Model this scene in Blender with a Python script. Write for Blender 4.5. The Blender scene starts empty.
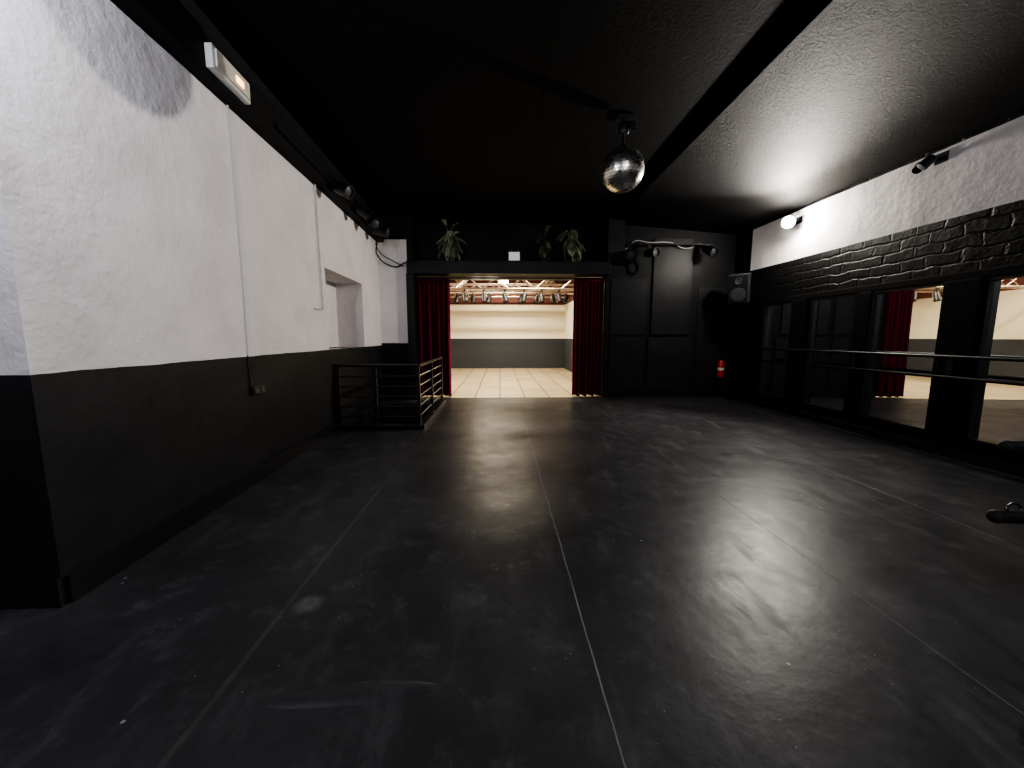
import bpy, bmesh, math, random
from mathutils import Vector, Matrix
random.seed(7)
scene = bpy.context.scene
COL = scene.collection
try:
    scene.view_settings.look = 'AgX - Medium High Contrast'
except Exception as e:
    print('look', e)

# ------------------------------------------------------------------ nodes
class NT:
    def __init__(s, name, color=(.5,.5,.5), rough=.5, metal=0.0, spec=.5):
        s.m = bpy.data.materials.new(name); s.m.use_nodes = True
        s.t = s.m.node_tree
        s.b = s.t.nodes['Principled BSDF']
        s.b.inputs['Base Color'].default_value = (*color, 1)
        s.b.inputs['Roughness'].default_value = rough
        s.b.inputs['Metallic'].default_value = metal
        s.b.inputs['Specular IOR Level'].default_value = spec
        s._p = None
    def n(s, typ): return s.t.nodes.new(typ)
    def link(s, a, b): s.t.links.new(a, b)
    def pos(s):
        if s._p is None:
            g = s.n('ShaderNodeNewGeometry'); x = s.n('ShaderNodeSeparateXYZ')
            s.link(g.outputs['Position'], x.inputs[0]); s._p = (g.outputs['Position'], x.outputs)
        return s._p
    def setin(s, sock, v):
        if isinstance(v, bpy.types.NodeSocket): s.link(v, sock)
        elif isinstance(v, tuple) and len(v) == 3 and sock.type == 'RGBA': sock.default_value = (*v, 1)
        else: sock.default_value = v
    def math(s, op, a, b=0.0, c=None, clamp=False):
        m = s.n('ShaderNodeMath'); m.operation = op; m.use_clamp = clamp
        s.setin(m.inputs[0], a); s.setin(m.inputs[1], b)
        if c is not None: s.setin(m.inputs[2], c)
        return m.outputs[0]
    def mix(s, f, a, b):
        m = s.n('ShaderNodeMix'); m.data_type = 'RGBA'
        s.setin(m.inputs[0], f); s.setin(m.inputs[6], a); s.setin(m.inputs[7], b)
        return m.outputs[2]
    def mixf(s, f, a, b):
        m = s.n('ShaderNodeMix'); m.data_type = 'FLOAT'
        s.setin(m.inputs[0], f); s.setin(m.inputs[2], a); s.setin(m.inputs[3], b)
        return m.outputs[0]
    def noise(s, scale, detail=4, rough=.55, vec=None, stretch=None):
        t = s.n('ShaderNodeTexNoise')
        t.inputs['Scale'].default_value = scale; t.inputs['Detail'].default_value = detail
        t.inputs['Roughness'].default_value = rough
        v = vec if vec is not None else s.pos()[0]
        if stretch:
            mp = s.n('ShaderNodeMapping'); mp.inputs['Scale'].default_value = stretch
            s.link(v, mp.inputs[0]); v = mp.outputs[0]
        s.link(v, t.inputs['Vector'])
        return t.outputs['Fac']
    def ramp(s, f, a, b, va=0.0, vb=1.0):
        m = s.n('ShaderNodeMapRange'); m.interpolation_type = 'SMOOTHSTEP'
        s.link(f, m.inputs[0])
        for i, v in zip((1, 2, 3, 4), (a, b, va, vb)): m.inputs[i].default_value = v
        return m.outputs[0]
    def bump(s, h, strength=.3, dist=.01, prev=None):
        b = s.n('ShaderNodeBump'); b.inputs['Strength'].default_value = strength
        b.inputs['Distance'].default_value = dist
        s.link(h, b.inputs['Height'])
        if prev is not None: s.link(prev, b.inputs['Normal'])
        s.link(b.outputs[0], s.b.inputs['Normal']); return b.outputs[0]
    def col(s, c): s.setin(s.b.inputs['Base Color'], c)
    def rgh(s, c): s.setin(s.b.inputs['Roughness'], c)

def simple(name, color, rough=.5, metal=0.0, nscale=20, var=.15, bump=0.0, spec=.5):
    k = NT(name, color, rough, metal, spec)
    f = k.noise(nscale)
    d = tuple(c * (1 - var) for c in color); l = tuple(min(1, c * (1 + var)) for c in color)
    k.col(k.mix(f, d, l))
    if bump: k.bump(f, bump, .005)
    return k.m

def emis(name, color, strength):
    k = NT(name, color, .4)
    k.b.inputs['Emission Color'].default_value = (*color, 1)
    f = k.noise(30); 
    k.link(k.math('MULTIPLY_ADD', f, strength * .1, strength * .95), k.b.inputs['Emission Strength'])
    return k.m

BLACK = (.0105, .0105, .012); WHITE = (.72, .685, .695)

def paint(name, white_z, white_cond=None, black=BLACK, white=WHITE, brick=False, lump=1.0, brough=.5, spec=.14):
    k = NT(name, black, .5)
    p, x = k.pos()
    wob = k.math('MULTIPLY_ADD', k.noise(3.0), .02, -.01)
    z = k.math('ADD', x[2], wob)
    m = k.math('MULTIPLY', k.math('GREATER_THAN', z, white_z[0]), k.math('LESS_THAN', z, white_z[1]))
    if white_cond: 
        m = k.math('MULTIPLY', m, k.math('LESS_THAN', x[white_cond[0]], white_cond[1]))
    dirt = k.ramp(k.noise(1.6, 6, .65), .35, .75)
    wcol = k.mix(dirt, white, tuple(c * .86 for c in white))
    bcol = k.mix(k.ramp(k.noise(5, 6), .4, .7), black, tuple(c * 1.35 for c in black))
    k.col(k.mix(m, bcol, wcol))
    k.rgh(k.mixf(m, brough, .75))
    k.link(k.mixf(m, spec, .4), k.b.inputs['Specular IOR Level'])
    mm = k.mixf(m, .35, 1.0)
    n1 = k.bump(k.math('MULTIPLY', k.noise(2.2, 5, .6), mm), .65 * lump, .05)
    n2 = k.bump(k.math('MULTIPLY', k.noise(30, 4, .7), mm), .25 * lump, .008, n1)
    if brick:
        cmb = k.n('ShaderNodeCombineXYZ'); 
        w = k.noise(2.6, 4); w2 = k.noise(3.7, 4)
        k.link(k.math('MULTIPLY_ADD', w, .3, x[1]), cmb.inputs[0]); k.link(k.math('MULTIPLY_ADD', w2, .12, x[2]), cmb.inputs[1])
        br = k.n('ShaderNodeTexBrick'); k.link(cmb.outputs[0], br.inputs['Vector'])
        br.inputs['Scale'].default_value = 1.0
        br.inputs['Brick Width'].default_value = .38; br.inputs['Row Height'].default_value = .15
        br.inputs['Mortar Size'].default_value = .02; br.inputs['Mortar Smooth'].default_value = 1.0
        nb = k.math('SUBTRACT', 1.0, m)
        h = k.math('MULTIPLY', k.math('SUBTRACT', 1.0, br.outputs['Fac']), nb)
        h2 = k.math('MULTIPLY_ADD', k.math('MULTIPLY', k.noise(7, 5, .7), nb), 1.3, h)
        k.bump(h2, .6, .022, n2)
    return k.m

M = {}
M['wl'] = paint('painted_plaster_side', (1.26, 3.52), brough=.5, spec=.2)
M['wr'] = paint('painted_brick_side', (2.9, 3.78), white_cond=(1, 8.62), brick=True, brough=.55, spec=.16, black=(.005, .005, .0055))
M['wb'] = paint('painted_plaster_back', (1.31, 3.6), white_cond=(0, -2.07), brough=.45, lump=.6, black=(.009, .0095, .011), white=(.8, .77, .76))
M['blackwall'] = paint('black_wall_paint', (50, 51), black=(.010, .0105, .0125), brough=.42, lump=.5, spec=.22)
M['blackgloss'] = simple('black_gloss_paint', (.009, .009, .011), .3, bump=.1, spec=.35)
M['blackmatte'] = simple('black_matte_paint', (.0055, .0055, .006), .7, bump=.3, spec=.15)
M['blackmetal'] = simple('black_powder_coated_metal', (.008, .008, .010), .4, 0.0, 60, spec=.4)
M['rubber'] = simple('black_rubber', (.006, .006, .006), .75, spec=.3)
M['chrome'] = simple('chrome', (.75, .75, .75), .18, 1.0)
M['alu'] = simple('brushed_aluminium', (.50, .42, .36), .35, 1.0, 90)
M['whitepl'] = simple('white_plastic', (.6, .59, .56), .4)
M['whitecond'] = simple('white_painted_conduit', (.46, .44, .44), .6)
M['greypl'] = simple('grey_plastic', (.05, .05, .055), .5)
M['spk'] = simple('dark_grey_speaker_paint', (.035, .035, .038), .5)
M['red'] = simple('red_enamel', (.34, .006, .008), .35)
M['label'] = simple('label_paper', (.6, .57, .5), .6)
M['pot'] = simple('dark_ceramic', (.03, .028, .025), .5)
M['leaf'] = simple('leaf_green', (.30, .37, .22), .5, nscale=8, var=.4)
M['darkleaf'] = simple('dark_leaf_green', (.08, .11, .06), .5, nscale=8, var=.5)
M['soil'] = simple('soil', (.03, .02, .015), .95, nscale=80, bump=.6)

# curtain velvet
k = NT('burgundy_velvet', (.05, .001, .006), .9, spec=.12)
k.b.inputs['Sheen Weight'].default_value = .12
k.b.inputs['Sheen Tint'].default_value = (.6, .05, .14, 1)
k.col(k.mix(k.noise(14, 5), (.085, .0025, .020), (.135, .0045, .034))); M['velvet'] = k.m

# main floor : black vinyl sheets with seams, dust
k = NT('black_vinyl_floor', (.01, .01, .011), .35, spec=.085)
p, x = k.pos()
big = k.ramp(k.noise(.9, 6, .65), .35, .7)
streak = k.ramp(k.noise(1.0, 7, .7, stretch=(5, 1.3, 1)), .50, .76)
base = k.mix(big, (.021, .021, .0228), (.034, .034, .037))
base = k.mix(k.math('MULTIPLY', streak, .45), base, (.07, .07, .075))
smudge = k.ramp(k.noise(3.4, 8, .75), .50, .78)
base = k.mix(k.math('MULTIPLY', smudge, .6), base, (.095, .095, .10))
dark = k.ramp(k.noise(2.1, 6, .7), .5, .7)
base = k.mix(k.math('MULTIPLY', dark, .5), base, (.012, .012, .013))
for sc_, th, cc in ((6.5, .05, .2), (17, .06, .14)):
    sp = k.n('ShaderNodeTexVoronoi'); sp.inputs['Scale'].default_value = sc_; k.link(p, sp.inputs['Vector'])
    speck = k.math('LESS_THAN', sp.outputs['Distance'], th)
    gate = k.math('GREATER_THAN', k.noise(1.3 * sc_ / 6.5, 3), .53)
    base = k.mix(k.math('MULTIPLY', speck, gate), base, (cc, cc, cc))
# pale round scuff
dx = k.math('SUBTRACT', x[0], -1.05); dy = k.math('SUBTRACT', x[1], 1.98)
rr = k.math('SQRT', k.math('ADD', k.math('MULTIPLY', dx, dx), k.math('MULTIPLY', dy, dy)))
sc = k.math('MULTIPLY', k.math('SUBTRACT', 1.0, k.ramp(rr, .03, .10)), k.math('MULTIPLY_ADD', k.noise(30), .7, .1))
base = k.mix(sc, base, (.12, .12, .123))
seam = None
for xs, w, st in ((-1.16, .012, .16), (.42, .0032, .9), (2.02, .0026, .8), (3.6, .003, .6)):
    xx = k.math('ADD', x[0], k.math('MULTIPLY_ADD', k.noise(1.5), .03, -.015))
    d = k.math('ABSOLUTE', k.math('SUBTRACT', xx, xs))
    s = k.math('MULTIPLY', k.math('SUBTRACT', 1.0, k.ramp(d, w * .5, w * 1.6)), st)
    seam = s if seam is None else k.math('MAXIMUM', seam, s)
sg = k.math('MULTIPLY', seam, k.ramp(k.noise(2.2, 5), .3, .6, .3, .95))
base = k.mix(sg, base, (.15, .147, .14))
k.col(base)
k.rgh(k.math('MULTIPLY_ADD', k.noise(2.6, 7, .7), .30, k.math('MULTIPLY_ADD', streak, .12, .22)))
n1 = k.bump(k.noise(3.0, 4), .25, .02)
n2 = k.bump(k.noise(60, 4, .7), .16, .003, n1)
k.bump(k.math('SUBTRACT', 1.0, seam), .5, .004, n2)
M['floor'] = k.m

# tiles in the lit room
k = NT('beige_floor_tile', (.6, .52, .42), .35)
p, x = k.pos()
br = k.n('ShaderNodeTexBrick'); br.offset = 0.0; k.link(p, br.inputs['Vector'])
br.inputs['Scale'].default_value = 1.0; br.inputs['Brick Width'].default_value = .6; br.inputs['Row Height'].default_value = .6
br.inputs['Mortar Size'].default_value = .018
br.inputs['Color1'].default_value = (.50, .41, .27, 1); br.inputs['Color2'].default_value = (.38, .30, .19, 1)
br.inputs['Mortar'].default_value = (.08, .055, .03, 1)
k.col(k.mix(k.math('MULTIPLY', k.noise(3, 6), .3), br.outputs['Color'], (.32, .25, .15)))
M['tile'] = k.m
# far wall of lit room
k = NT('lit_room_wall_paint', (.8, .75, .65), .7)
p, x = k.pos()
m1 = k.math('GREATER_THAN', x[2], 1.38); m2 = k.math('GREATER_THAN', x[2], 2.92)
brk = k.n('ShaderNodeTexBrick'); cm = k.n('ShaderNodeCombineXYZ')
k.link(k.math('ADD', x[0], x[1]), cm.inputs[0]); k.link(x[2], cm.inputs[1]); k.link(cm.outputs[0], brk.inputs['Vector'])
brk.inputs['Scale'].default_value = 1; brk.inputs['Brick Width'].default_value = .3; brk.inputs['Row Height'].default_value = .1
brk.inputs['Mortar Size'].default_value = .01
brk.inputs['Color1'].default_value = (.14, .028, .022, 1); brk.inputs['Color2'].default_value = (.10, .02, .016, 1); brk.inputs['Mortar'].default_value = (.10, .05, .04, 1)
c = k.mix(m1, (.024, .028, .036), (.74, .68, .54))
k.col(k.mix(m2, c, brk.outputs['Color']))
k.bump(k.noise(6, 5), .2, .02)
M['litwall'] = k.m
M['rustceil'] = simple('rust_red_ceiling_paint', (.26, .05, .035), .7, nscale=4, var=.4, bump=.3)
M['wood'] = simple('dark_timber', (.13, .035, .025), .6, nscale=12, var=.4)
# ceilings
k = NT('black_stucco', (.01, .01, .011), .6, spec=.08)
n1 = k.bump(k.noise(34, 6, .75), 1.0, .02)
k.bump(k.noise(4, 3), .3, .02, n1)
k.col(k.mix(k.ramp(k.noise(45, 4, .7), .4, .65), (.002, .002, .0025), (.009, .009, .0095)))
M['stucco'] = k.m
k = NT('black_ceiling_paint', (.003, .003, .0035), .7, spec=.08)
p, x = k.pos()
d = k.math('ABSOLUTE', k.math('SUBTRACT', x[0], .47))
s = k.math('SUBTRACT', 1.0, k.ramp(d, .006, .014))
k.col(k.mix(s, k.mix(k.noise(2.5, 5), (.004, .004, .0045), (.008, .008, .0088)), (.0006, .0006, .0006)))
k.bump(k.noise(30, 5, .7), .6, .01)
M['ceil'] = k.m
# mirror
k = NT('mirror_glass', (.80, .82, .81), .015, 1.0)
k.rgh(k.math('MULTIPLY_ADD', k.noise(4, 5), .02, .004)); M['mirror'] = k.m
k = NT('mirror_facet', (.95, .92, .84), .1, 1.0)
k.rgh(k.math('MULTIPLY_ADD', k.noise(25), .3, .12)); M['facet'] = k.m
M['lampglow'] = emis('floodlight_glow', (1, .93, .8), 600)
M['exitglow'] = emis('amber_indicator', (1, .45, .15), 6)
M['roomglow'] = emis('tube_glow', (1, .9, .72), 16)
M['greenglow'] = emis('pale_sign_glow', (.75, .9, .75), .25)

# ------------------------------------------------------------------ mesh helpers
def meta(o, label, category, group=None):
    o['label'] = label; o['category'] = category
    if group: o['group'] = group
    return o

def thing(name, loc, label, category, group=None):
    e = bpy.data.objects.new(name, None); e.location = loc; e.empty_display_size = .1
    COL.objects.link(e); return meta(e, label, category, group)

def mk(name, bm, mat, parent=None, smooth=False, kind=None, label=None):
    if parent is not None:
        o0 = Vector((0, 0, 0)); q = parent
        while q is not None: o0 += q.location; q = q.parent
        off = o0; loc = Vector((0, 0, 0))
    else:
        vs = [v.co for v in bm.verts]
        off = Vector(((min(v.x for v in vs) + max(v.x for v in vs)) / 2, (min(v.y for v in vs) + max(v.y for v in vs)) / 2, min(v.z for v in vs)))
        loc = off.copy()
    bmesh.ops.translate(bm, verts=bm.verts, vec=-off)
    bmesh.ops.recalc_face_normals(bm, faces=bm.faces)
    me = bpy.data.meshes.new(name); bm.to_mesh(me); bm.free()
    mats = mat if isinstance(mat, (list, tuple)) else [mat]
    for m in mats: me.materials.append(m)
    if smooth:
        for p in me.polygons: p.use_smooth = True
        try: me.set_sharp_from_angle(angle=math.radians(40))
        except Exception: pass
    o = bpy.data.objects.new(name, me); o.location = loc
    COL.objects.link(o)
    if parent is not None: o.parent = parent
    if kind: o['kind'] = kind
    if label: o['label'] = label
    return o

def hexa(bm, pts, bevel=0):
    vs = [bm.verts.new(p) for p in pts]
    fs = [bm.faces.new([vs[i] for i in f]) for f in ((0, 3, 2, 1), (4, 5, 6, 7), (0, 1, 5, 4), (1, 2, 6, 5), (2, 3, 7, 6), (3, 0, 4, 7))]
    if bevel:
        es = list({e for f in fs for e in f.edges})
        bmesh.ops.bevel(bm, geom=es, offset=bevel, segments=2, affect='EDGES', profile=.7)

def abox(bm, x0, x1, y0, y1, z0, z1, bevel=0, mtx=None):
    pts = [(x0, y0, z0), (x1, y0, z0), (x1, y1, z0), (x0, y1, z0), (x0, y0, z1), (x1, y0, z1), (x1, y1, z1), (x0, y1, z1)]
    pts = [Vector(p) for p in pts]
    if mtx is not None: pts = [mtx @ p for p in pts]
    hexa(bm, pts, bevel)

def acyl(bm, a, b, r, r2=None, seg=16, caps=True):
    a = Vector(a); b = Vector(b); d = b - a
    q = Vector((0, 0, 1)).rotation_difference(d.normalized()).to_matrix().to_4x4()
    mt = Matrix.Translation((a + b) / 2) @ q
    bmesh.ops.create_cone(bm, cap_ends=caps, cap_tris=False, segments=seg, radius1=r, radius2=r if r2 is None else r2, depth=d.length, matrix=mt)

def tube(bm, pts, r, seg=8, sub=6):
    P = [Vector(p) for p in pts]
    if sub > 1 and len(P) > 2:
        out = []
        for i in range(len(P) - 1):
            p0 = P[max(i - 1, 0)]; p1 = P[i]; p2 = P[i + 1]; p3 = P[min(i + 2, len(P) - 1)]
            for j in range(sub):
                t = j / sub
                out.append(.5 * ((2 * p1) + (-p0 + p2) * t + (2 * p0 - 5 * p1 + 4 * p2 - p3) * t * t + (-p0 + 3 * p1 - 3 * p2 + p3) * t ** 3))
        out.append(P[-1]); P = out
    up = Vector((0, 0, 1)); rings = []
    for i, p in enumerate(P):
        t = (P[min(i + 1, len(P) - 1)] - P[max(i - 1, 0)]).normalized()
        s = t.cross(up)
        if s.length < .05: s = t.cross(Vector((1, 0, 0)))
        s.normalize(); u = s.cross(t)
        rings.append([bm.verts.new(p + (s * math.cos(a) + u * math.sin(a)) * r) for a in [2 * math.pi * j / seg for j in range(seg)]])
    for A, B in zip(rings, rings[1:]):
        for j in range(seg): bm.faces.new((A[j], A[(j + 1) % seg], B[(j + 1) % seg], B[j]))
    bm.faces.new(rings[0]); bm.faces.new(list(reversed(rings[-1])))

def lathe(bm, prof, center, seg=24, mtx=None):
    c = Vector(center); rings = []
    for r, z in prof:
        ring = []
        for j in range(seg):
            a = 2 * math.pi * j / seg
            v = Vector((r * math.cos(a), r * math.sin(a), z))
            if mtx is not None: v = mtx @ v
            ring.append(bm.verts.new(c + v))
        rings.append(ring)
    for A, B in zip(rings, rings[1:]):
        for j in range(seg): bm.faces.new((A[j], A[(j + 1) % seg], B[(j + 1) % seg], B[j]))
    bm.faces.new(rings[0]); bm.faces.new(list(reversed(rings[-1])))

def B(): return bmesh.new()
def boxo(name, ext, mat, parent=None, bevel=0, kind=None, mtx=None, label=None):
    bm = B(); abox(bm, *ext, bevel=bevel, mtx=mtx); return mk(name, bm, mat, parent, kind=kind, label=label)
def S(o, label, cat='room part'):
    o['kind'] = 'structure'; o['label'] = label; o['category'] = cat; return o

def XL(y): return -2.37 - .048 * (y - 2.01)
def lbox(bm, y0, y1, d0, d1, z0, z1, bevel=0):
    pts = [(XL(y0) + d0, y0, z0), (XL(y0) + d1, y0, z0), (XL(y1) + d1, y1, z0), (XL(y1) + d0, y1, z0)]
    hexa(bm, [Vector(p) for p in pts] + [Vector((p[0], p[1], z1)) for p in pts], bevel)

# ------------------------------------------------------------------ room shell
PZ = -1.3
XR = 5.56; YB = 9.2; YBL = 8.95; ZC = 4.12; XN = -5.0; YF = -3.0
# floor with stair pit
bm = B()
px0, px1, py0, py1 = -3.2, -1.36, 6.08, 8.95
abox(bm, XN - .3, XR + .3, YF - .3, py0, -.2, 0)
abox(bm, px1, XR + .3, py0, YB, -.2, 0)
# low blister under the vinyl
bmesh.ops.create_uvsphere(bm, u_segments=48, v_segments=24, radius=1, matrix=Matrix.Translation((-.62, 1.43, -.020)) @ Matrix.Rotation(math.radians(3), 4, 'Z') @ Matrix.Diagonal((.46, .07, .033, 1)))
o = mk('floor', bm, M['floor'], smooth=True); S(o, 'scuffed black vinyl dance floor laid in long sheets', 'floor')
# left wall with opening
bm = B()
ny0, ny1, nz0, nz1 = 5.87, 7.65, 1.26, 2.46
lbox(bm, 2.01, ny0, -.75, 0, PZ, ZC + .1)
lbox(bm, ny1, YBL, -.75, 0, PZ, ZC + .1)
lbox(bm, ny0, ny1, -.75, 0, PZ, nz0)
lbox(bm, ny0, ny1, -.75, 0, nz1, ZC + .1)
lbox(bm, ny0, ny1, -.75, -.5, nz0, nz1)
S(mk('wall_left', bm, M['wl']), 'rough white plaster wall above black painted dado with a recessed opening', 'wall')
S(boxo('wall_near_left', (XN, XL(2.01) - .75, 2.01, 2.4, -.2, ZC + .1), M['wl']), 'white and black painted return wall', 'wall')
S(boxo('wall_side_left', (XN - .3, XN, YF, 2.4, -.2, ZC + .1), M['wl']), 'white and black painted side wall', 'wall')
S(boxo('wall_right', (XR, XR + .3, YF, YB, -.2, ZC + .1), M['wr']), 'black painted brick wall with a white band near the ceiling', 'wall')
S(boxo('wall_front', (XN - .3, XR + .3, YF - .3, YF, -.2, ZC + .1), M['wl']), 'white plaster wall with black dado', 'wall')
# back wall pieces
bm = B()
abox(bm, XL(YBL) - .75, -1.95, YBL, YBL + .3, PZ, ZC + .1)
abox(bm, XL(YBL) - .75, -1.95, YBL + .3, 9.6, 2.86, ZC + .1)
S(mk('wall_back_left', bm, M['wb']), 'back wall corner, white above and black below', 'wall')
S(boxo('wall_back_recess', (-4.2, 2.5, 9.6, 9.9, 2.86, ZC + .1), M['wb']), 'black recessed wall behind the plant ledge', 'wall')
S(boxo('wall_back', (2.5, XR + .3, YB, YB + .4, -.2, ZC + .1), M['wb']), 'black panelled back wall beside the stage opening', 'wall')
S(boxo('trim_1', (-2.07, 2.52, YBL - .07, 9.6, 2.86, 3.14), M['blackwall'], bevel=.01), 'black header beam with ledge over the opening', 'beam')
S(boxo('trim_2', (-2.09, -1.93, YBL - .06, YBL + .0, 0, 2.86), M['blackwall'], bevel=.008), 'black pillar beside the curtain', 'pillar')
S(boxo('trim_3', (2.44, 2.82, YBL - .05, YB, 3.14, ZC), M['blackwall'], bevel=.01), 'black boxed casing beside the ledge', 'casing')
# ceilings
bm = B(); abox(bm, XN - .3, 2.6, YF - .3, 9.9, ZC, ZC + .15)
S(mk('ceiling', bm, M['ceil']), 'matt black flat ceiling', 'ceiling')
bm = B()
hexa(bm, [Vector(p) for p in ((2.6, YF - .3, ZC - .07), (XR + .3, YF - .3, 3.80), (XR + .3, 9.6, 3.80), (2.6, 9.6, ZC - .07),
      (2.6, YF - .3, ZC + .15), (XR + .3, YF - .3, ZC + .15), (XR + .3, 9.6, ZC + .15), (2.6, 9.6, ZC + .15))])
S(mk('ceiling.001', bm, M['stucco']), 'black stucco sloping ceiling panel', 'ceiling')
# beam on left wall top
bm = B(); lbox(bm, 2.05, YBL, 0, .14, 3.53, 3.84, .008)
S(mk('trim_4', bm, M['blackmatte']), 'black boxed beam along the top of the white wall', 'beam')
bm = B(); lbox(bm, 2.03, 6.0, 0, .022, 0, .16, .004)
S(mk('baseboard_left', bm, M['blackgloss']), 'black painted skirting board', 'baseboard')
S(boxo('baseboard_near_left', (XN, XL(2.01), 1.988, 2.01, 0, .16), M['blackgloss'], bevel=.004), 'black painted skirting board', 'baseboard')
S(boxo('baseboard_right', (XR - .14, XR, -2.9, YB - .03, 0, .11), M['blackwall'], bevel=.008), 'black ledge at the foot of the mirror wall', 'baseboard')
S(boxo('baseboard_back', (2.5, XR - .15, YB - .02, YB, 0, .14), M['blackgloss'], bevel=.004), 'black painted skirting board', 'baseboard')
S(boxo('trim_5', (-1.36, -1.2, 6.0, 8.5, 0, .07), M['blackgloss'], bevel=.01), 'raised kerb along the stairwell', 'kerb')
S(boxo('trim_6', (XL(6.0) + .0, -1.36, 5.98, 6.12, 0, .07), M['blackgloss'], bevel=.01), 'raised kerb along the stairwell', 'kerb')
# panels on the back wall
i = 7
for (x0, x1, z0, z1, d, l) in ((3.60, 4.52, 1.5, 3.72, .05, 'raised black hatch panel on the back wall'),
                         (3.55, 4.62, .16, 1.42, .03, 'black lower access panel'),
                         (2.62, 3.46, .16, 1.42, .025, 'black lower access panel'),
                         (2.62, 3.46, 1.5, 2.8, .025, 'black wall panel'),
                         (4.72, 5.4, .16, 2.6, .02, 'black wall panel')):
    S(boxo('trim_%d' % i, (x0, x1, YB - d, YB, z0, z1), M['blackwall'], bevel=.008), l, 'panel'); i += 1

# stairwell pit + stairs
bm = B()
for s in range(6):
    y = 8.3 - s * .36
    abox(bm, XL(6) + .01, -1.4, y - .36, y, PZ, -.2 - s * .18)
o = mk('staircase', bm, M['blackmatte']); meta(o, 'black steps going down inside the railed stairwell', 'stairs'); 
S(boxo('wall_pit', (-1.36, -1.2, 6.08, 8.95, PZ, -.2), M['blackmatte']), 'black stairwell side wall', 'wall')
S(boxo('wall_pit_front', (-3.2, -1.2, 5.95, 6.08, PZ, -.2), M['blackmatte']), 'black stairwell end wall', 'wall')
S(boxo('floor.001', (-3.4, -1.2, 5.95, 9.2, PZ - .1, PZ), M['blackmatte']), 'black stairwell bottom', 'floor')
S(boxo('floor.002', (-3.2, -1.36, 8.3, 8.95, -.2, 0), M['floor']), 'black landing beside the curtain', 'floor')

# ------------------------------------------------------------------ lit back room
BX0, BX1, BY1, BZ = -4.2, 3.0, 18.0, 4.3
S(boxo('floor.003', (BX0, BX1, YB, BY1, -.2, .0), M['tile']), 'beige ceramic tile floor of the lit room', 'floor')
S(boxo('wall_far_back', (BX0, BX1, BY1, BY1 + .3, -.2, BZ), M['litwall']), 'cream wall with dark grey dado and brick top', 'wall')
S(boxo('wall_far_left', (BX0 - .3, BX0, YB, BY1 + .3, -.2, BZ), M['litwall']), 'cream wall with dark grey dado', 'wall')
S(boxo('wall_far_right', (BX1, BX1 + .3, 9.6, BY1 + .3, -.2, BZ), M['litwall']), 'cream wall with dark grey dado', 'wall')
S(boxo('ceiling.002', (BX0 - .3, BX1 + .3, 9.9, BY1 + .3, BZ, BZ + .15), M['rustceil']), 'rust red ceiling of the lit room', 'ceiling')
S(boxo('wall_far_front', (BX0 - .3, -2.25, YBL + .3, 9.6, -.2, 2.86), M['litwall']), 'cream wall', 'wall')
for n in range(6):
    y = 11 + n * 1.2
    o = boxo('ceiling_joist', (BX0, BX1, y, y + .14, BZ - .2, BZ), M['wood'], bevel=.01)
    meta(o, 'dark red timber ceiling joist', 'joist', 'timber joists of the lit room')

def truss(A, Z, h=.16, hang=(.6,)):
    A = Vector(A); Bv = Vector(Z); d = (Bv - A); L = d.length; d.normalize()
    sd = Vector((0, 0, 1)).cross(d); up = Vector((0, 0, 1))
    t = thing('lighting_truss', (A + Bv) / 2 - up * h, 'silver aluminium box truss carrying spotlights', 'truss', 'lighting trusses')
    bm = B()
    for a in (-h, h):
        for b in (-h, h): acyl(bm, A + sd * a + up * b, Bv + sd * a + up * b, .028, seg=10)
    mk('chord', bm, M['alu'], t, True)
    bm = B(); n = int(L / .36); st = L / n
    for i in range(n):
        p, q = A + d * i * st, A + d * (i + 1) * st
        s = 1 if i % 2 else -1
        for a in (-h, h): acyl(bm, p + sd * a - up * s * h, q + sd * a + up * s * h, .013, seg=6)
        for b in (-h, h): acyl(bm, p - sd * s * h + up * b, q + sd * s * h + up * b, .013, seg=6)
    mk('lacing', bm, M['alu'], t, True)
    for e in (A + d * .6, Bv - d * .6):
        bm = B(); acyl(bm, e + up * h, (e.x, e.y, BZ), .012, seg=8); mk('hanger', bm, M['blackmetal'], t)
truss((-3.9, 11.4, 2.98), (2.9, 11.4, 2.98))
truss((-3.9, 14.9, 3.26), (2.9, 14.9, 3.26))
truss((-3.9, 16.9, 3.30), (2.9, 16.9, 3.30), .14)
truss((-1.5, 11.7, 3.62), (-1.5, 17.4, 3.62), .10)
truss((1.9, 11.7, 3.62), (1.9, 17.4, 3.62), .10)

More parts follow.
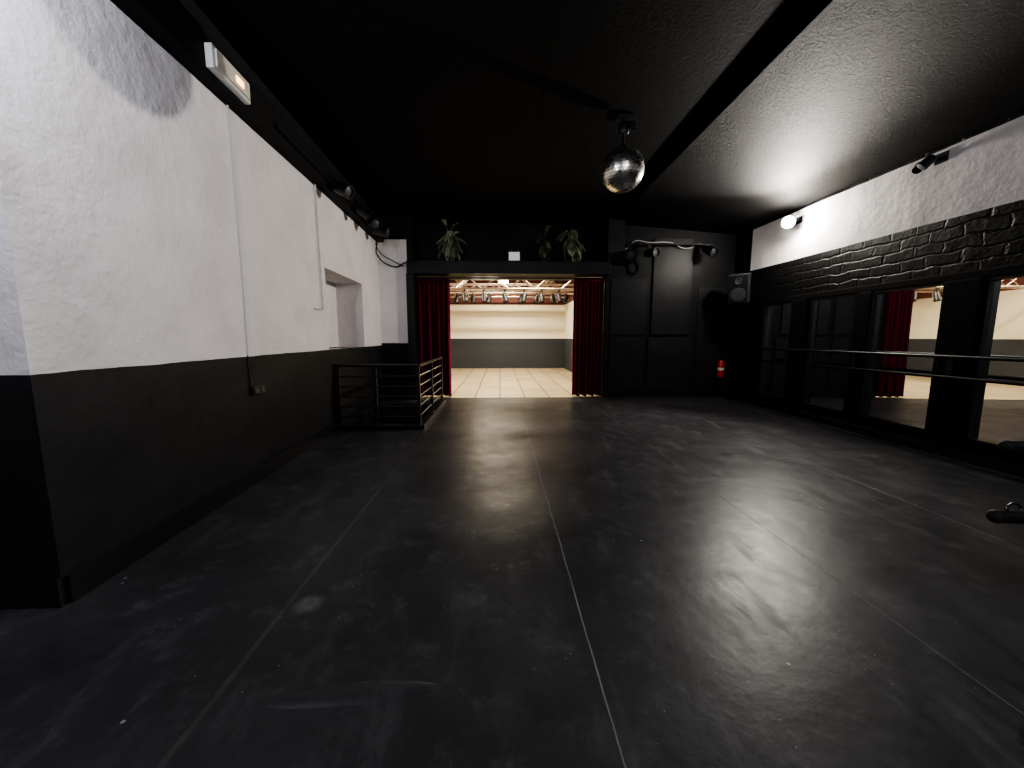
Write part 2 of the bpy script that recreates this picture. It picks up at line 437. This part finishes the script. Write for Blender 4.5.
def parcan(loc, aim, top, scale=1.0, label='black stage spotlight hung by its yoke', group=None, lens=None):
    loc = Vector(loc); aim = Vector(aim).normalized(); s = scale
    t = thing('stage_spotlight', loc, label, 'spotlight', group)
    q = Vector((0, 0, 1)).rotation_difference(aim).to_matrix()
    bm = B(); lathe(bm, [(.035 * s, -.16 * s), (.07 * s, -.14 * s), (.085 * s, -.05 * s), (.09 * s, .12 * s), (.1 * s, .125 * s), (.1 * s, .14 * s), (.082 * s, .14 * s), (.08 * s, .11 * s)], loc, 20, q)
    mk('lamp_body', bm, M['blackmetal'], t, True)
    bm = B(); lathe(bm, [(.081 * s, .105 * s), (.05 * s, .12 * s), (.01 * s, .126 * s)], loc, 20, q)
    mk('lens', bm, lens or M['greypl'], t, True)
    side = aim.cross(Vector((0, 0, 1)))
    side = side.normalized() if side.length > .1 else Vector((1, 0, 0))
    top = Vector(top)
    bm = B()
    d = (top - loc).normalized()
    a = loc + side * .105 * s; b = loc - side * .105 * s
    tube(bm, [a, a + d * .17 * s, b + d * .17 * s, b], .009 * s, 6, 1)
    tube(bm, [loc + d * .17 * s, top], .012 * s, 6, 1)
    mk('yoke', bm, M['blackmetal'], t)
    bm = B(); abox(bm, top.x - .03, top.x + .03, top.y - .03, top.y + .03, top.z - .03, top.z + .03, .006)
    mk('clamp', bm, M['blackmetal'], t)
    return t
for xx, ax in ((-1.55, -.3), (-1.0, .2), (-.45, 0), (.15, .3), (.7, -.2), (1.2, .1), (1.7, .3)):
    parcan((xx, 11.24, 2.56), (ax, -.3, -1), (xx, 11.24, 2.76), .85, 'black stage spotlight clamped under the aluminium truss', 'spotlights on the truss')
for xx in (-2.2, -1.6, -1.0, -.4, .2, .8, 1.4, 2.0, 2.5):
    parcan((xx, 14.74, 2.85), (random.uniform(-.4, .4), -.4, -1), (xx, 14.74, 3.04), 1.0, 'black stage spotlight clamped under the aluminium truss', 'spotlights on the truss')
# strip lights in the lit room
LR = ((0.3, 13.4), (-2.4, 10.6), (1.0, 10.4), (0.3, 16.1))
for (xx, yy) in LR:
    t = thing('strip_light', (xx, yy, 3.92), 'long glowing white ceiling strip light', 'ceiling light', 'strip lights')
    boxo('lamp_housing', (xx - .65, xx + .65, yy - .07, yy + .07, 3.96, 4.02), M['whitepl'], t, .008)
    bm = B(); acyl(bm, (xx - .6, yy, 3.935), (xx + .6, yy, 3.935), .02); mk('tube', bm, M['roomglow'], t, True)
    for s in (-.5, .5):
        bm = B(); acyl(bm, (xx + s, yy, 4.02), (xx + s, yy, BZ), .006, seg=6)
        mk('hanger', bm, M['blackmetal'], t)
# glowing flood under the truss
t = thing('stage_floodlight', (.12, 12.4, 3.12), 'glowing white floodlight fixed on the aluminium truss', 'spotlight')
boxo('lamp_body', (-.04, .28, 12.3, 12.5, 3.10, 3.32), M['blackmetal'], t, .01)
boxo('lens', (-.03, .27, 12.285, 12.30, 3.11, 3.31), M['roomglow'], t, .002)
bm = B(); acyl(bm, (.12, 12.4, 3.32), (.12, 12.4, BZ), .012, seg=8); mk('hanger', bm, M['blackmetal'], t)

# ------------------------------------------------------------------ curtains
def curtain(x0, x1, y, z0, z1, label, seed):
    rnd = random.Random(seed)
    t = thing('stage_curtain', ((x0 + x1) / 2, y, z0), label, 'curtain')
    bm = B(); nu = 140; nv = 26; rows = []
    ph = [rnd.uniform(0, 6) for _ in range(4)]
    for j in range(nv + 1):
        v = j / nv; row = []
        for i in range(nu + 1):
            u = i / nu
            w = u * 2 * math.pi * 8
            amp = .045 + .03 * (1 - v)
            yy = y + amp * math.sin(w + .6 * math.sin(w * .37 + ph[0]) + .3 * v) + .02 * math.sin(w * .5 + ph[1] + v * 2)
            xx = (x0 + x1) / 2 + (u - .5) * (x1 - x0) + .008 * math.cos(w + ph[2])
            row.append(bm.verts.new((xx, yy, z0 + (z1 - z0) * v + (.012 * math.sin(w * .5) if j == 0 else 0))))
        rows.append(row)
    for A, C in zip(rows, rows[1:]):
        for i in range(nu): bm.faces.new((A[i], A[i + 1], C[i + 1], C[i]))
    o = mk('drape', bm, M['velvet'], t, True)
    sm = o.modifiers.new('s', 'SOLIDIFY'); sm.thickness = .008
    for p in o.data.polygons: p.use_smooth = True
    bm = B(); abox(bm, x0, x1, y - .05, y + .05, z1 - .05, z1 + .01, .004); mk('heading_tape', bm, M['velvet'], t)
curtain(-2.08, -1.19, 9.38, .02, 2.80, 'dark red velvet stage curtain gathered beside the railing', 1)
curtain(1.77, 2.488, 9.34, .02, 2.80, 'dark red velvet stage curtain gathered beside the black wall', 2)
bm = B(); acyl(bm, (-2.2, 9.37, 2.835), (2.49, 9.35, 2.835), .018); 
meta(mk('curtain_rail', bm, M['blackmetal'], None, True), 'black curtain rail under the header beam', 'curtain rail')

# ------------------------------------------------------------------ railing
t = thing('stair_railing', (-1.28, 6.05, .07), 'black metal guard railing around the stairwell', 'railing')
y0 = 6.05; xa = XL(6.05) + .04; xb = -1.28; yb = 8.42
posts = [(xa, y0), (-1.95, y0), (xb, y0), (xb, 7.2), (xb, yb)]
for (x_, y_) in posts:
    boxo('post', (x_ - .025, x_ + .025, y_ - .025, y_ + .025, .06, 1.0), M['blackmetal'], t, .004)
bm = B(); abox(bm, xa - .03, xb + .035, y0 - .035, y0 + .035, .99, 1.03, .008); abox(bm, xb - .035, xb + .035, y0 - .03, yb + .03, .99, 1.03, .008)
mk('top_rail', bm, M['blackgloss'], t)
for z in (.2, .36, .52, .68, .84):
    bm = B(); acyl(bm, (xa, y0, z), (xb, y0, z), .014, seg=10); acyl(bm, (xb, y0, z), (xb, yb, z), .014, seg=10)
    mk('rail_bar', bm, M['blackmetal'], t, True)

# ------------------------------------------------------------------ mirrors
TD = math.tan(math.radians(3.2))
for (ya, yb_, lab) in ((3.36, 4.24, 'tall wall mirror reflecting the bright room'), (4.70, 5.58, 'tall wall mirror reflecting a red curtain'),
                      (5.90, 6.73, 'tall wall mirror in a black frame'), (7.17, 7.91, 'tall wall mirror in a black frame'), (1.9, 2.8, 'tall wall mirror in a black frame')):
    yc = (ya + yb_) / 2; z0, z1 = .27, 2.08
    t = thing('wall_mirror', (5.5, yc, z0), lab, 'mirror', 'wall mirrors')
    def hx(bm, a, b, x0, x1, zz0, zz1):
        pts = [(x0 + TD * (a - yc), a, zz0), (x1, a, zz0), (x1, b, zz0), (x0 + TD * (b - yc), b, zz0)]
        hexa(bm, [Vector(p) for p in pts] + [Vector((p[0], p[1], zz1)) for p in pts])
    bm = B(); hx(bm, ya, yb_, 5.515, XR - .002, z0, z1); mk('mirror_glass', bm, M['mirror'], t)
    bm = B(); w = .03
    for e in ((ya - w, ya, z0 - w, z1 + w), (yb_, yb_ + w, z0 - w, z1 + w), (ya, yb_, z0 - w, z0), (ya, yb_, z1, z1 + w)):
        abox(bm, 5.48, XR - .001, *e)
    mk('frame', bm, M['blackmetal'], t)
n = i
for (a, b, d) in ((4.28, 4.66, .13), (5.62, 5.86, .09), (6.77, 7.13, .13), (7.95, 8.2, .09), (2.85, 3.32, .13)):
    S(boxo('trim_%d' % n, (XR - d, XR, a, b, .11, 2.12), M['blackmatte'], bevel=.015), 'black painted pilaster between mirrors', 'pilaster'); n += 1
S(boxo('trim_%d' % n, (XR - .06, XR, 1.8, 8.2, 2.12, 2.22), M['blackmatte'], bevel=.015), 'black ledge over the mirrors', 'ledge'); n += 1
# wall barre
t = thing('ballet_barre', (5.25, 5.5, .98), 'black double ballet barre fixed along the mirror wall', 'ballet barre')
for z in (.98, 1.22):
    bm = B(); acyl(bm, (5.25, 1.9, z), (5.25, 8.1, z), .021, seg=14); mk('barre', bm, M['blackmetal'], t, True)
for y in (3.1, 4.47, 5.74, 6.95, 8.05):
    bm = B(); d = XR - .09
    acyl(bm, (5.25, y, .95), (5.25, y, 1.25), .013, seg=8)
    for z in (.98, 1.22): acyl(bm, (5.25, y, z), (d + .02, y, z), .013, seg=8)
    abox(bm, XR - .145, XR - .12, y - .035, y + .035, .93, 1.27)
    mk('bracket', bm, M['blackmetal'], t)

# portable barre next to the camera
t = thing('portable_ballet_barre', (2.25, 1.4, 0), 'black freestanding ballet barre with two horizontal bars', 'ballet barre')
for z, r in ((.745, .026), (1.03, .023)):
    bm = B(); acyl(bm, (1.96, 1.39, z), (3.9, 1.20, z), r, seg=20); mk('barre', bm, M['blackgloss'], t, True)
    bm = B(); bmesh.ops.create_uvsphere(bm, u_segments=20, v_segments=10, radius=r * 1.04, matrix=Matrix.Translation((1.962, 1.39, z))); mk('end_cap', bm, M['rubber'], t, True)
for x_, y_ in ((2.3, 1.357), (3.6, 1.23)):
    bm = B(); acyl(bm, (x_, y_, .03), (x_, y_, 1.05), .02); mk('upright', bm, M['blackmetal'], t, True)
    bm = B(); tube(bm, [(x_ - .43, y_ - .227, .02), (x_, y_, .05), (x_ + .43, y_ + .227, .02)], .02, 10, 1); mk('foot', bm, M['blackmetal'], t, True)
bm = B(); tube(bm, [(2.0, 1.385, .768), (1.995, 1.385, .785), (2.02, 1.385, .80), (2.05, 1.385, .785), (2.045, 1.382, .768)], .005, 8, 5); mk('clamp_ring', bm, M['blackmetal'], t, True)

# ------------------------------------------------------------------ disco ball
bc = Vector((1.53, 5.03, 3.51)); R = .262
t = thing('mirror_ball', (bc.x, bc.y, bc.z - R), 'large silver mirror ball hanging from the black ceiling', 'disco ball')
bm = B(); rings = 26
for a in range(rings):
    t0 = math.pi * a / rings; t1 = math.pi * (a + 1) / rings; tm = (t0 + t1) / 2
    ns = max(4, int(2 * rings * math.sin(tm)))
    for s in range(ns):
        p0 = 2 * math.pi * (s + .04) / ns; p1 = 2 * math.pi * (s + .96) / ns
        e = (t1 - t0) * .04; cs = []
        jit = Vector((random.uniform(-1, 1), random.uniform(-1, 1), random.uniform(-1, 1))) * .0015
        for k_, (tt, pp) in enumerate(((t0 + e, p0), (t0 + e, p1), (t1 - e, p1), (t1 - e, p0))):
            v = Vector((math.sin(tt) * math.cos(pp), math.sin(tt) * math.sin(pp), math.cos(tt))) * R + bc
            if k_ in (0, 1): v += jit
            cs.append(bm.verts.new(v))
        bm.faces.new(cs)
mk('mirror_tile_shell', bm, M['facet'], t)
bm = B(); bmesh.ops.create_uvsphere(bm, u_segments=48, v_segments=26, radius=R * .985, matrix=Matrix.Translation(bc)); mk('core', bm, M['greypl'], t, True)
bm = B(); lathe(bm, [(.05, R - .01), (.05, R + .02), (.02, R + .03), (.012, R + .16)], bc, 16); mk('hanger_cap', bm, M['blackmetal'], t, True)
bm = B(); lathe(bm, [(.055, 0), (.065, .02), (.065, .12), (.05, .14)], bc + Vector((0, 0, R + .15)), 20)
abox(bm, bc.x + .03, bc.x + .13, bc.y - .04, bc.y + .04, bc.z + R + .19, bc.z + R + .29, .01)
mk('motor', bm, M['blackmetal'], t, True)
bm = B(); acyl(bm, bc + Vector((0, 0, R + .28)), (bc.x, bc.y, ZC), .012); abox(bm, bc.x - .09, bc.x + .09, bc.y - .09, bc.y + .09, ZC - .02, ZC, .004)
mk('ceiling_bracket', bm, M['blackmetal'], t)

# ------------------------------------------------------------------ bright floodlight
LP = Vector((5.27, 7.17, 3.53)); aim = Vector((-.8, -.85, -.2)).normalized()
t = thing('floodlight', LP, 'glowing white floodlight on a black arm on the white band', 'spotlight')
zq = Vector((1, 0, 0)).rotation_difference(aim).to_matrix().to_4x4()
mt = Matrix.Translation(LP) @ zq
boxo('lamp_body', (-.12, -.02, -.10, .10, -.085, .085), M['blackmetal'], t, .012, mtx=mt)
bm = B(); lathe(bm, [(.085, -.025), (.098, 0), (.092, .03), (.07, .055), (.03, .07)], LP, 24, Vector((0, 0, 1)).rotation_difference(aim).to_matrix())
mk('lens', bm, M['lampglow'], t, True)
bm = B(); tube(bm, [LP - aim * .1, (LP.x + .12, LP.y + .07, LP.z + .05), (XR, 7.28, 3.6)], .012, 8, 3)
abox(bm, XR - .015, XR, 7.22, 7.34, 3.54, 3.66)
mk('bracket', bm, M['blackmetal'], t)

def light(name, typ, loc, energy, color=(1, 1, 1), size=.05, rot=None, **kw):
    l = bpy.data.lights.new(name, typ); l.energy = energy; l.color = color
    if typ in ('POINT', 'SPOT'): l.shadow_soft_size = size
    if typ == 'AREA': l.size = size
    for a, v in kw.items(): setattr(l, a, v)
    o = bpy.data.objects.new(name, l); o.location = loc
    if rot: o.rotation_euler = rot
    COL.objects.link(o); return o
def aimrot(d): return Vector(d).to_track_quat('-Z', 'Y').to_euler()
light('floodlight_beam', 'SPOT', LP + aim * .14, 1000, (1, .94, .86), .03, aimrot((-.80, -.50, -.34)), spot_size=math.radians(120), spot_blend=.6)
light('floodlight_spill', 'POINT', LP + aim * .16, 90, (1, .94, .84), .04)
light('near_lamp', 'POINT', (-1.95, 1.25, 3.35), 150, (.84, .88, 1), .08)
light('near_fill', 'POINT', (1.6, -1.4, 3.3), 210, (.96, .96, 1), .35)  # added ambient fill from behind the camera, no fixture there
for (xx, yy) in LR:
    o = light('strip_lamp', 'AREA', (xx, yy, 3.9), 230, (1, .88, .66), 1.2, shape='RECTANGLE', size_y=.12)
light('lit_room_bounce', 'POINT', (-.5, 13.4, 2.6), 130, (1, .87, .64), .4)

# ------------------------------------------------------------------ left wall fittings
def emergency(y, z):
    t = thing('emergency_light', (XL(y) + .14, y, z - .09), 'white emergency light box glowing faint amber on the black beam', 'emergency light')
    bm = B(); lbox(bm, y - .25, y + .25, .14, .20, z - .09, z + .09, .015); mk('housing', bm, M['whitepl'], t)
    bm = B(); lbox(bm, y - .22, y + .22, .20, .215, z - .065, z + .065, .006)
    mk('diffuser', bm, M['label'], t)
    bm = B(); lbox(bm, y + .02, y + .12, .215, .222, z - .03, z + .02, .002); mk('indicator_lamp', bm, M['exitglow'], t)
emergency(3.62, 3.64)
t = thing('wall_cable', (XL(3.85) + .01, 3.85, 1.0), 'thin white cable conduit clipped down the plaster wall', 'cable')
bm = B(); tube(bm, [(XL(3.85) + .006, 3.84, 3.53), (XL(3.85) + .006, 3.85, 2.2), (XL(3.85) + .006, 3.83, 1.27)], .0075, 8, 4); mk('upper_conduit', bm, M['whitecond'], t, True)
bm = B(); tube(bm, [(XL(3.85) + .006, 3.83, 1.27), (XL(3.85) + .006, 3.84, .96)], .0075, 8, 1); mk('lower_conduit', bm, M['blackmetal'], t, True)
t = thing('wall_socket', (XL(3.9), 3.9, .88), 'small black double wall socket at the end of the cable', 'socket')
bm = B(); lbox(bm, 3.83, 4.03, 0, .04, .88, .96, .006); mk('back_box', bm, M['blackmetal'], t)
for yy in (3.88, 3.98):
    bm = B(); acyl(bm, (XL(yy) + .035, yy, .92), (XL(yy) + .047, yy, .92), .026, seg=20); mk('outlet', bm, M['greypl'], t, True)
bm = B(); x_ = XL(5.66) + .02
tube(bm, [(x_, 5.66, 3.53), (x_, 5.67, 2.6), (x_, 5.68, 1.92), (x_ + .005, 5.62, 1.84), (x_ + .01, 5.40, 1.83)], .010, 8, 6)
meta(mk('hooked_conduit', bm, M['whitecond'], None, True), 'white painted pipe ending in a hook bend', 'pipe')
# track rail & spots
bm = B(); lbox(bm, 4.4, 8.6, .14, .18, 3.62, 3.66, .004)
meta(mk('lighting_rail', bm, M['blackmetal']), 'black lighting rail along the wall beam', 'rail')
for y, az, s in ((5.9, (1, -.3, -.5), 1.0), (6.9, (.8, .2, -.6), .9), (7.5, (.6, -.6, -.5), 1.1), (8.1, (1, -.2, -.3), 1.2)):
    parcan((XL(y) + .30, y, 3.56), az, (XL(y) + .21, y, 3.70), s, 'black spotlight clamped to the rail above the white wall', 'spotlights over the white wall')
bm = B()
tube(bm, [(XL(8.45) + .16, 8.45, 3.55), (XL(8.5) + .08, 8.5, 3.3), (XL(8.7) + .05, 8.7, 3.2), (-2.55, 8.92, 3.08), (-2.3, 8.92, 3.0), (-2.1, 8.865, 3.08), (-1.9, 8.86, 3.1)], .014, 8, 8)
tube(bm, [(XL(8.5) + .16, 8.5, 3.55), (XL(8.6) + .05, 8.6, 3.42), (-2.62, 8.92, 3.28), (-2.35, 8.92, 3.12), (-2.12, 8.865, 3.0)], .010, 8, 8)
meta(mk('power_cable', bm, M['rubber'], None, True), 'black power cable sagging across the white corner', 'cable')

# ------------------------------------------------------------------ plants & sign on ledge
def plant(x, y, z, h, w, label, seed, n, L0, lm, droop=.5):
    rnd = random.Random(seed)
    t = thing('potted_plant', (x, y, z), label, 'plant')
    bm = B(); lathe(bm, [(.06, 0), (.08, .09), (.09, .10), (.09, .12), (.078, .12), (.07, .10)], (x, y, z), 20); mk('pot', bm, M['pot'], t, True)
    bm = B(); lathe(bm, [(.075, .09), (.05, .105), (.01, .108)], (x, y, z), 16); mk('soil', bm, M['soil'], t, True)
    bs = B(); bl = B()
    for i in range(n):
        a = rnd.uniform(0, 6.283); rad = w * rnd.uniform(.2, 1); hh = h * rnd.uniform(.3, 1)
        p0 = Vector((x + .02 * math.cos(a), y + .02 * math.sin(a), z + .10))
        p1 = p0 + Vector((math.cos(a) * rad * .35, math.sin(a) * rad * .25, hh * .75))
        p2 = p0 + Vector((math.cos(a) * rad, math.sin(a) * rad * .5, hh * rnd.uniform(.45, .95)))
        tube(bs, [p0, p1, p2], .004, 5, 4)
        d = (p2 - p1).normalized(); d.z -= droop; d.normalize()
        L = L0 * rnd.uniform(.75, 1.3); W = L * .36
        sd = d.cross(Vector((0, 0, 1))).normalized(); up = sd.cross(d)
        prev = None
        for j in range(7):
            u = j / 6; c = p2 + d * L * u + Vector((0, 0, -.35 * L * u * u)); ww = W * math.sin(math.pi * min(.98, u * .9 + .06)) ** .8
            row = [bl.verts.new(c - sd * ww + up * ww * .3), bl.verts.new(c), bl.verts.new(c + sd * ww + up * ww * .3)]
            if prev:
                bl.faces.new((prev[0], prev[1], row[1], row[0])); bl.faces.new((prev[1], prev[2], row[2], row[1]))
            prev = row
    mk('stems', bs, M[lm], t, True); mk('foliage', bl, M[lm], t, True)
plant(-1.13, 9.10, 3.14, .80, .14, 'slim pale green leafy plant in a dark pot on the ledge', 3, 32, .21, 'leaf')
plant(1.62, 9.08, 3.14, .74, .12, 'drooping pale green leafy plant on the ledge', 5, 28, .26, 'leaf', 1.1)
plant(1.00, 9.16, 3.14, .74, .20, 'wide dark leafy plant on the ledge', 8, 44, .20, 'darkleaf')
t = thing('exit_sign_box', (.33, 8.93, 3.14), 'small white emergency sign box on the ledge', 'emergency sign')
boxo('housing', (.19, .47, 8.93, 9.0, 3.14, 3.36), M['greypl'], t, .01)
boxo('panel', (.21, .45, 8.92, 8.932, 3.16, 3.34), M['greenglow'], t, .002)
for xx in (.25, .41):
    bm = B(); acyl(bm, (xx, 8.96, 3.36), (xx, 8.96, 3.40), .028, seg=16)
    mk('lamp_head', bm, M['blackmetal'], t, True)

# ------------------------------------------------------------------ back-right fittings
bm = B(); acyl(bm, (2.84, 8.98, 3.55), (4.9, 8.98, 3.55), .022)
for xx in (3.5, 4.56): acyl(bm, (xx, 8.98, 3.55), (xx, YB, 3.55), .015)
meta(mk('lighting_bar', bm, M['blackmetal'], None, True), 'black scaffold bar fixed to the black wall', 'bar')
parcan((2.95, 8.80, 3.28), (-.6, -1, -.4), (2.95, 8.95, 3.50), 1.35, 'black spotlight hung from the wall bar')
parcan((3.4, 8.82, 3.32), (.5, -1, -.1), (3.4, 8.95, 3.50), 1.1, 'small black spotlight hung from the wall bar')
parcan((4.72, 8.82, 3.38), (.3, -1, -.5), (4.72, 8.95, 3.50), 1.1, 'black spotlight at the end of the wall bar')
bm = B(); pts = []
for i in range(40):
    a = i * .5; pts.append((3.12 + .12 * math.cos(a) + .01 * math.sin(i), 9.172 + .015 * math.sin(i * 1.3), 3.10 + .14 * math.sin(a) - .002 * i))
tube(bm, pts, .011, 6, 3)
tube(bm, [(3.12, 9.165, 3.22), (3.13, 9.12, 3.4), (3.14, 9.0, 3.58), (3.14, 8.95, 3.56)], .011, 6, 5)
meta(mk('cable_coil', bm, M['rubber'], None, True), 'black cable coiled and hung on the wall bar', 'cable')
bm = B(); tube(bm, [(2.9, 9.1, 3.45), (3.1, 9.0, 3.62), (3.4, 8.98, 3.585), (3.9, 8.98, 3.585), (4.3, 9.1, 3.48), (4.65, 9.1, 3.6)], .011, 8, 8)
meta(mk('bar_cable', bm, M['whitecond'], None, True), 'pale grey cable slung along the wall bar', 'cable')

def speaker(c, yaw, tilt, w, h, d, label, wall_pt):
    c = Vector(c); t = thing('loudspeaker', c, label, 'speaker')
    m = Matrix.Translation(c) @ Matrix.Rotation(yaw, 4, 'Z') @ Matrix.Rotation(tilt, 4, 'X')
    boxo('cabinet', (-w / 2, w / 2, -d / 2, d / 2, -h / 2, h / 2), M['spk'], t, .02, mtx=m)
    boxo('grille', (-w / 2 + .02, w / 2 - .02, -d / 2 - .012, -d / 2 + .002, -h / 2 + .02, h / 2 - .02), M['blackmetal'], t, .005, mtx=m)
    for z, r in ((-h * .18, w * .36), (h * .27, w * .18)):
        bm = B(); q = (m.to_3x3() @ Matrix.Rotation(math.radians(90), 3, 'X'))
        lathe(bm, [(r, 0), (r, .02), (r * .9, .024), (r * .35, .006), (.012, .016)], m @ Vector((0, -d / 2 - .008, z)), 24, q)
        mk('driver', bm, M['spk'], t, True)
    bm = B(); acyl(bm, m @ Vector((0, d / 2, 0)), wall_pt, .02); w_ = Vector(wall_pt)
    abox(bm, w_.x - .03, w_.x, w_.y - .06, w_.y + .06, w_.z - .1, w_.z + .1)
    mk('bracket', bm, M['blackmetal'], t)
speaker((5.22, 8.42, 2.5), math.radians(-40), math.radians(12), .40, .62, .28, 'large dark loudspeaker on a wall bracket', (XR, 8.75, 2.5))
t = thing('wall_projector', (5.45, 4.95, 3.68), 'small black spotlight bracketed high on the white band', 'spotlight')
boxo('bracket', (XR - .02, XR, 4.9, 5.04, 3.62, 3.74), M['blackmetal'], t)
bm = B(); acyl(bm, (XR, 4.97, 3.66), (5.36, 4.97, 3.64), .014); mk('arm', bm, M['blackmetal'], t)
bm = B(); lathe(bm, [(.03, -.09), (.055, -.07), (.06, .06), (.045, .065)], (5.36, 4.97, 3.62), 18, Vector((0, 0, 1)).rotation_difference(Vector((-.6, .4, -.8)).normalized()).to_matrix()); mk('lamp_body', bm, M['blackmetal'], t, True)
bm = B(); lathe(bm, [(.025, -.08), (.045, -.07), (.05, .05), (.04, .055)], (5.42, 5.12, 3.62), 18, Vector((0, 0, 1)).rotation_difference(Vector((-.8, -.5, -.8)).normalized()).to_matrix())
acyl(bm, (5.42, 5.12, 3.62), (XR - .01, 5.02, 3.68), .012); mk('lamp_head', bm, M['blackmetal'], t, True)

# extinguisher
ex, ey, ez = 5.30, 9.08, .48
t = thing('fire_extinguisher', (ex, ey, ez), 'red fire extinguisher hung on the black wall', 'fire extinguisher')
bm = B(); lathe(bm, [(.06, 0), (.08, .015), (.083, .05), (.083, .34), (.07, .39), (.035, .42), (.03, .43)], (ex, ey, ez), 28); mk('cylinder', bm, M['red'], t, True)
bm = B(); lathe(bm, [(.028, .43), (.028, .47), (.018, .48)], (ex, ey, ez), 16)
abox(bm, ex - .02, ex + .02, ey - .13, ey + .02, ez + .47, ez + .485, .003); abox(bm, ex - .02, ex + .02, ey - .13, ey + .02, ez + .50, ez + .512, .003)
mk('handle', bm, M['blackmetal'], t)
bm = B(); tube(bm, [(ex, ey, ez + .46), (ex - .09, ey - .03, ez + .44), (ex - .11, ey - .04, ez + .25), (ex - .1, ey - .04, ez + .1)], .012, 8, 6); mk('hose', bm, M['rubber'], t, True)
bm = B(); lathe(bm, [(.0842, .18), (.0842, .24)], (ex, ey, ez), 28); mk('label_band', bm, M['label'], t, True)
bm = B(); abox(bm, ex - .03, ex + .03, ey + .06, YB, ez + .30, ez + .40); mk('wall_hook', bm, M['blackmetal'], t)

# ------------------------------------------------------------------ world and camera
w = bpy.data.worlds.new('World'); scene.world = w; w.use_nodes = True
w.node_tree.nodes['Background'].inputs[0].default_value = (.8, .85, 1, 1)
w.node_tree.nodes['Background'].inputs[1].default_value = .02
cam = bpy.data.cameras.new('Camera'); cam.lens = 13.54; cam.sensor_width = 36; cam.clip_start = .02
co = bpy.data.objects.new('Camera', cam); co.location = (0, 0, 1.45)
co.rotation_euler = (math.radians(90 - 6.96), 0, math.radians(-1.8)); COL.objects.link(co)
scene.camera = co
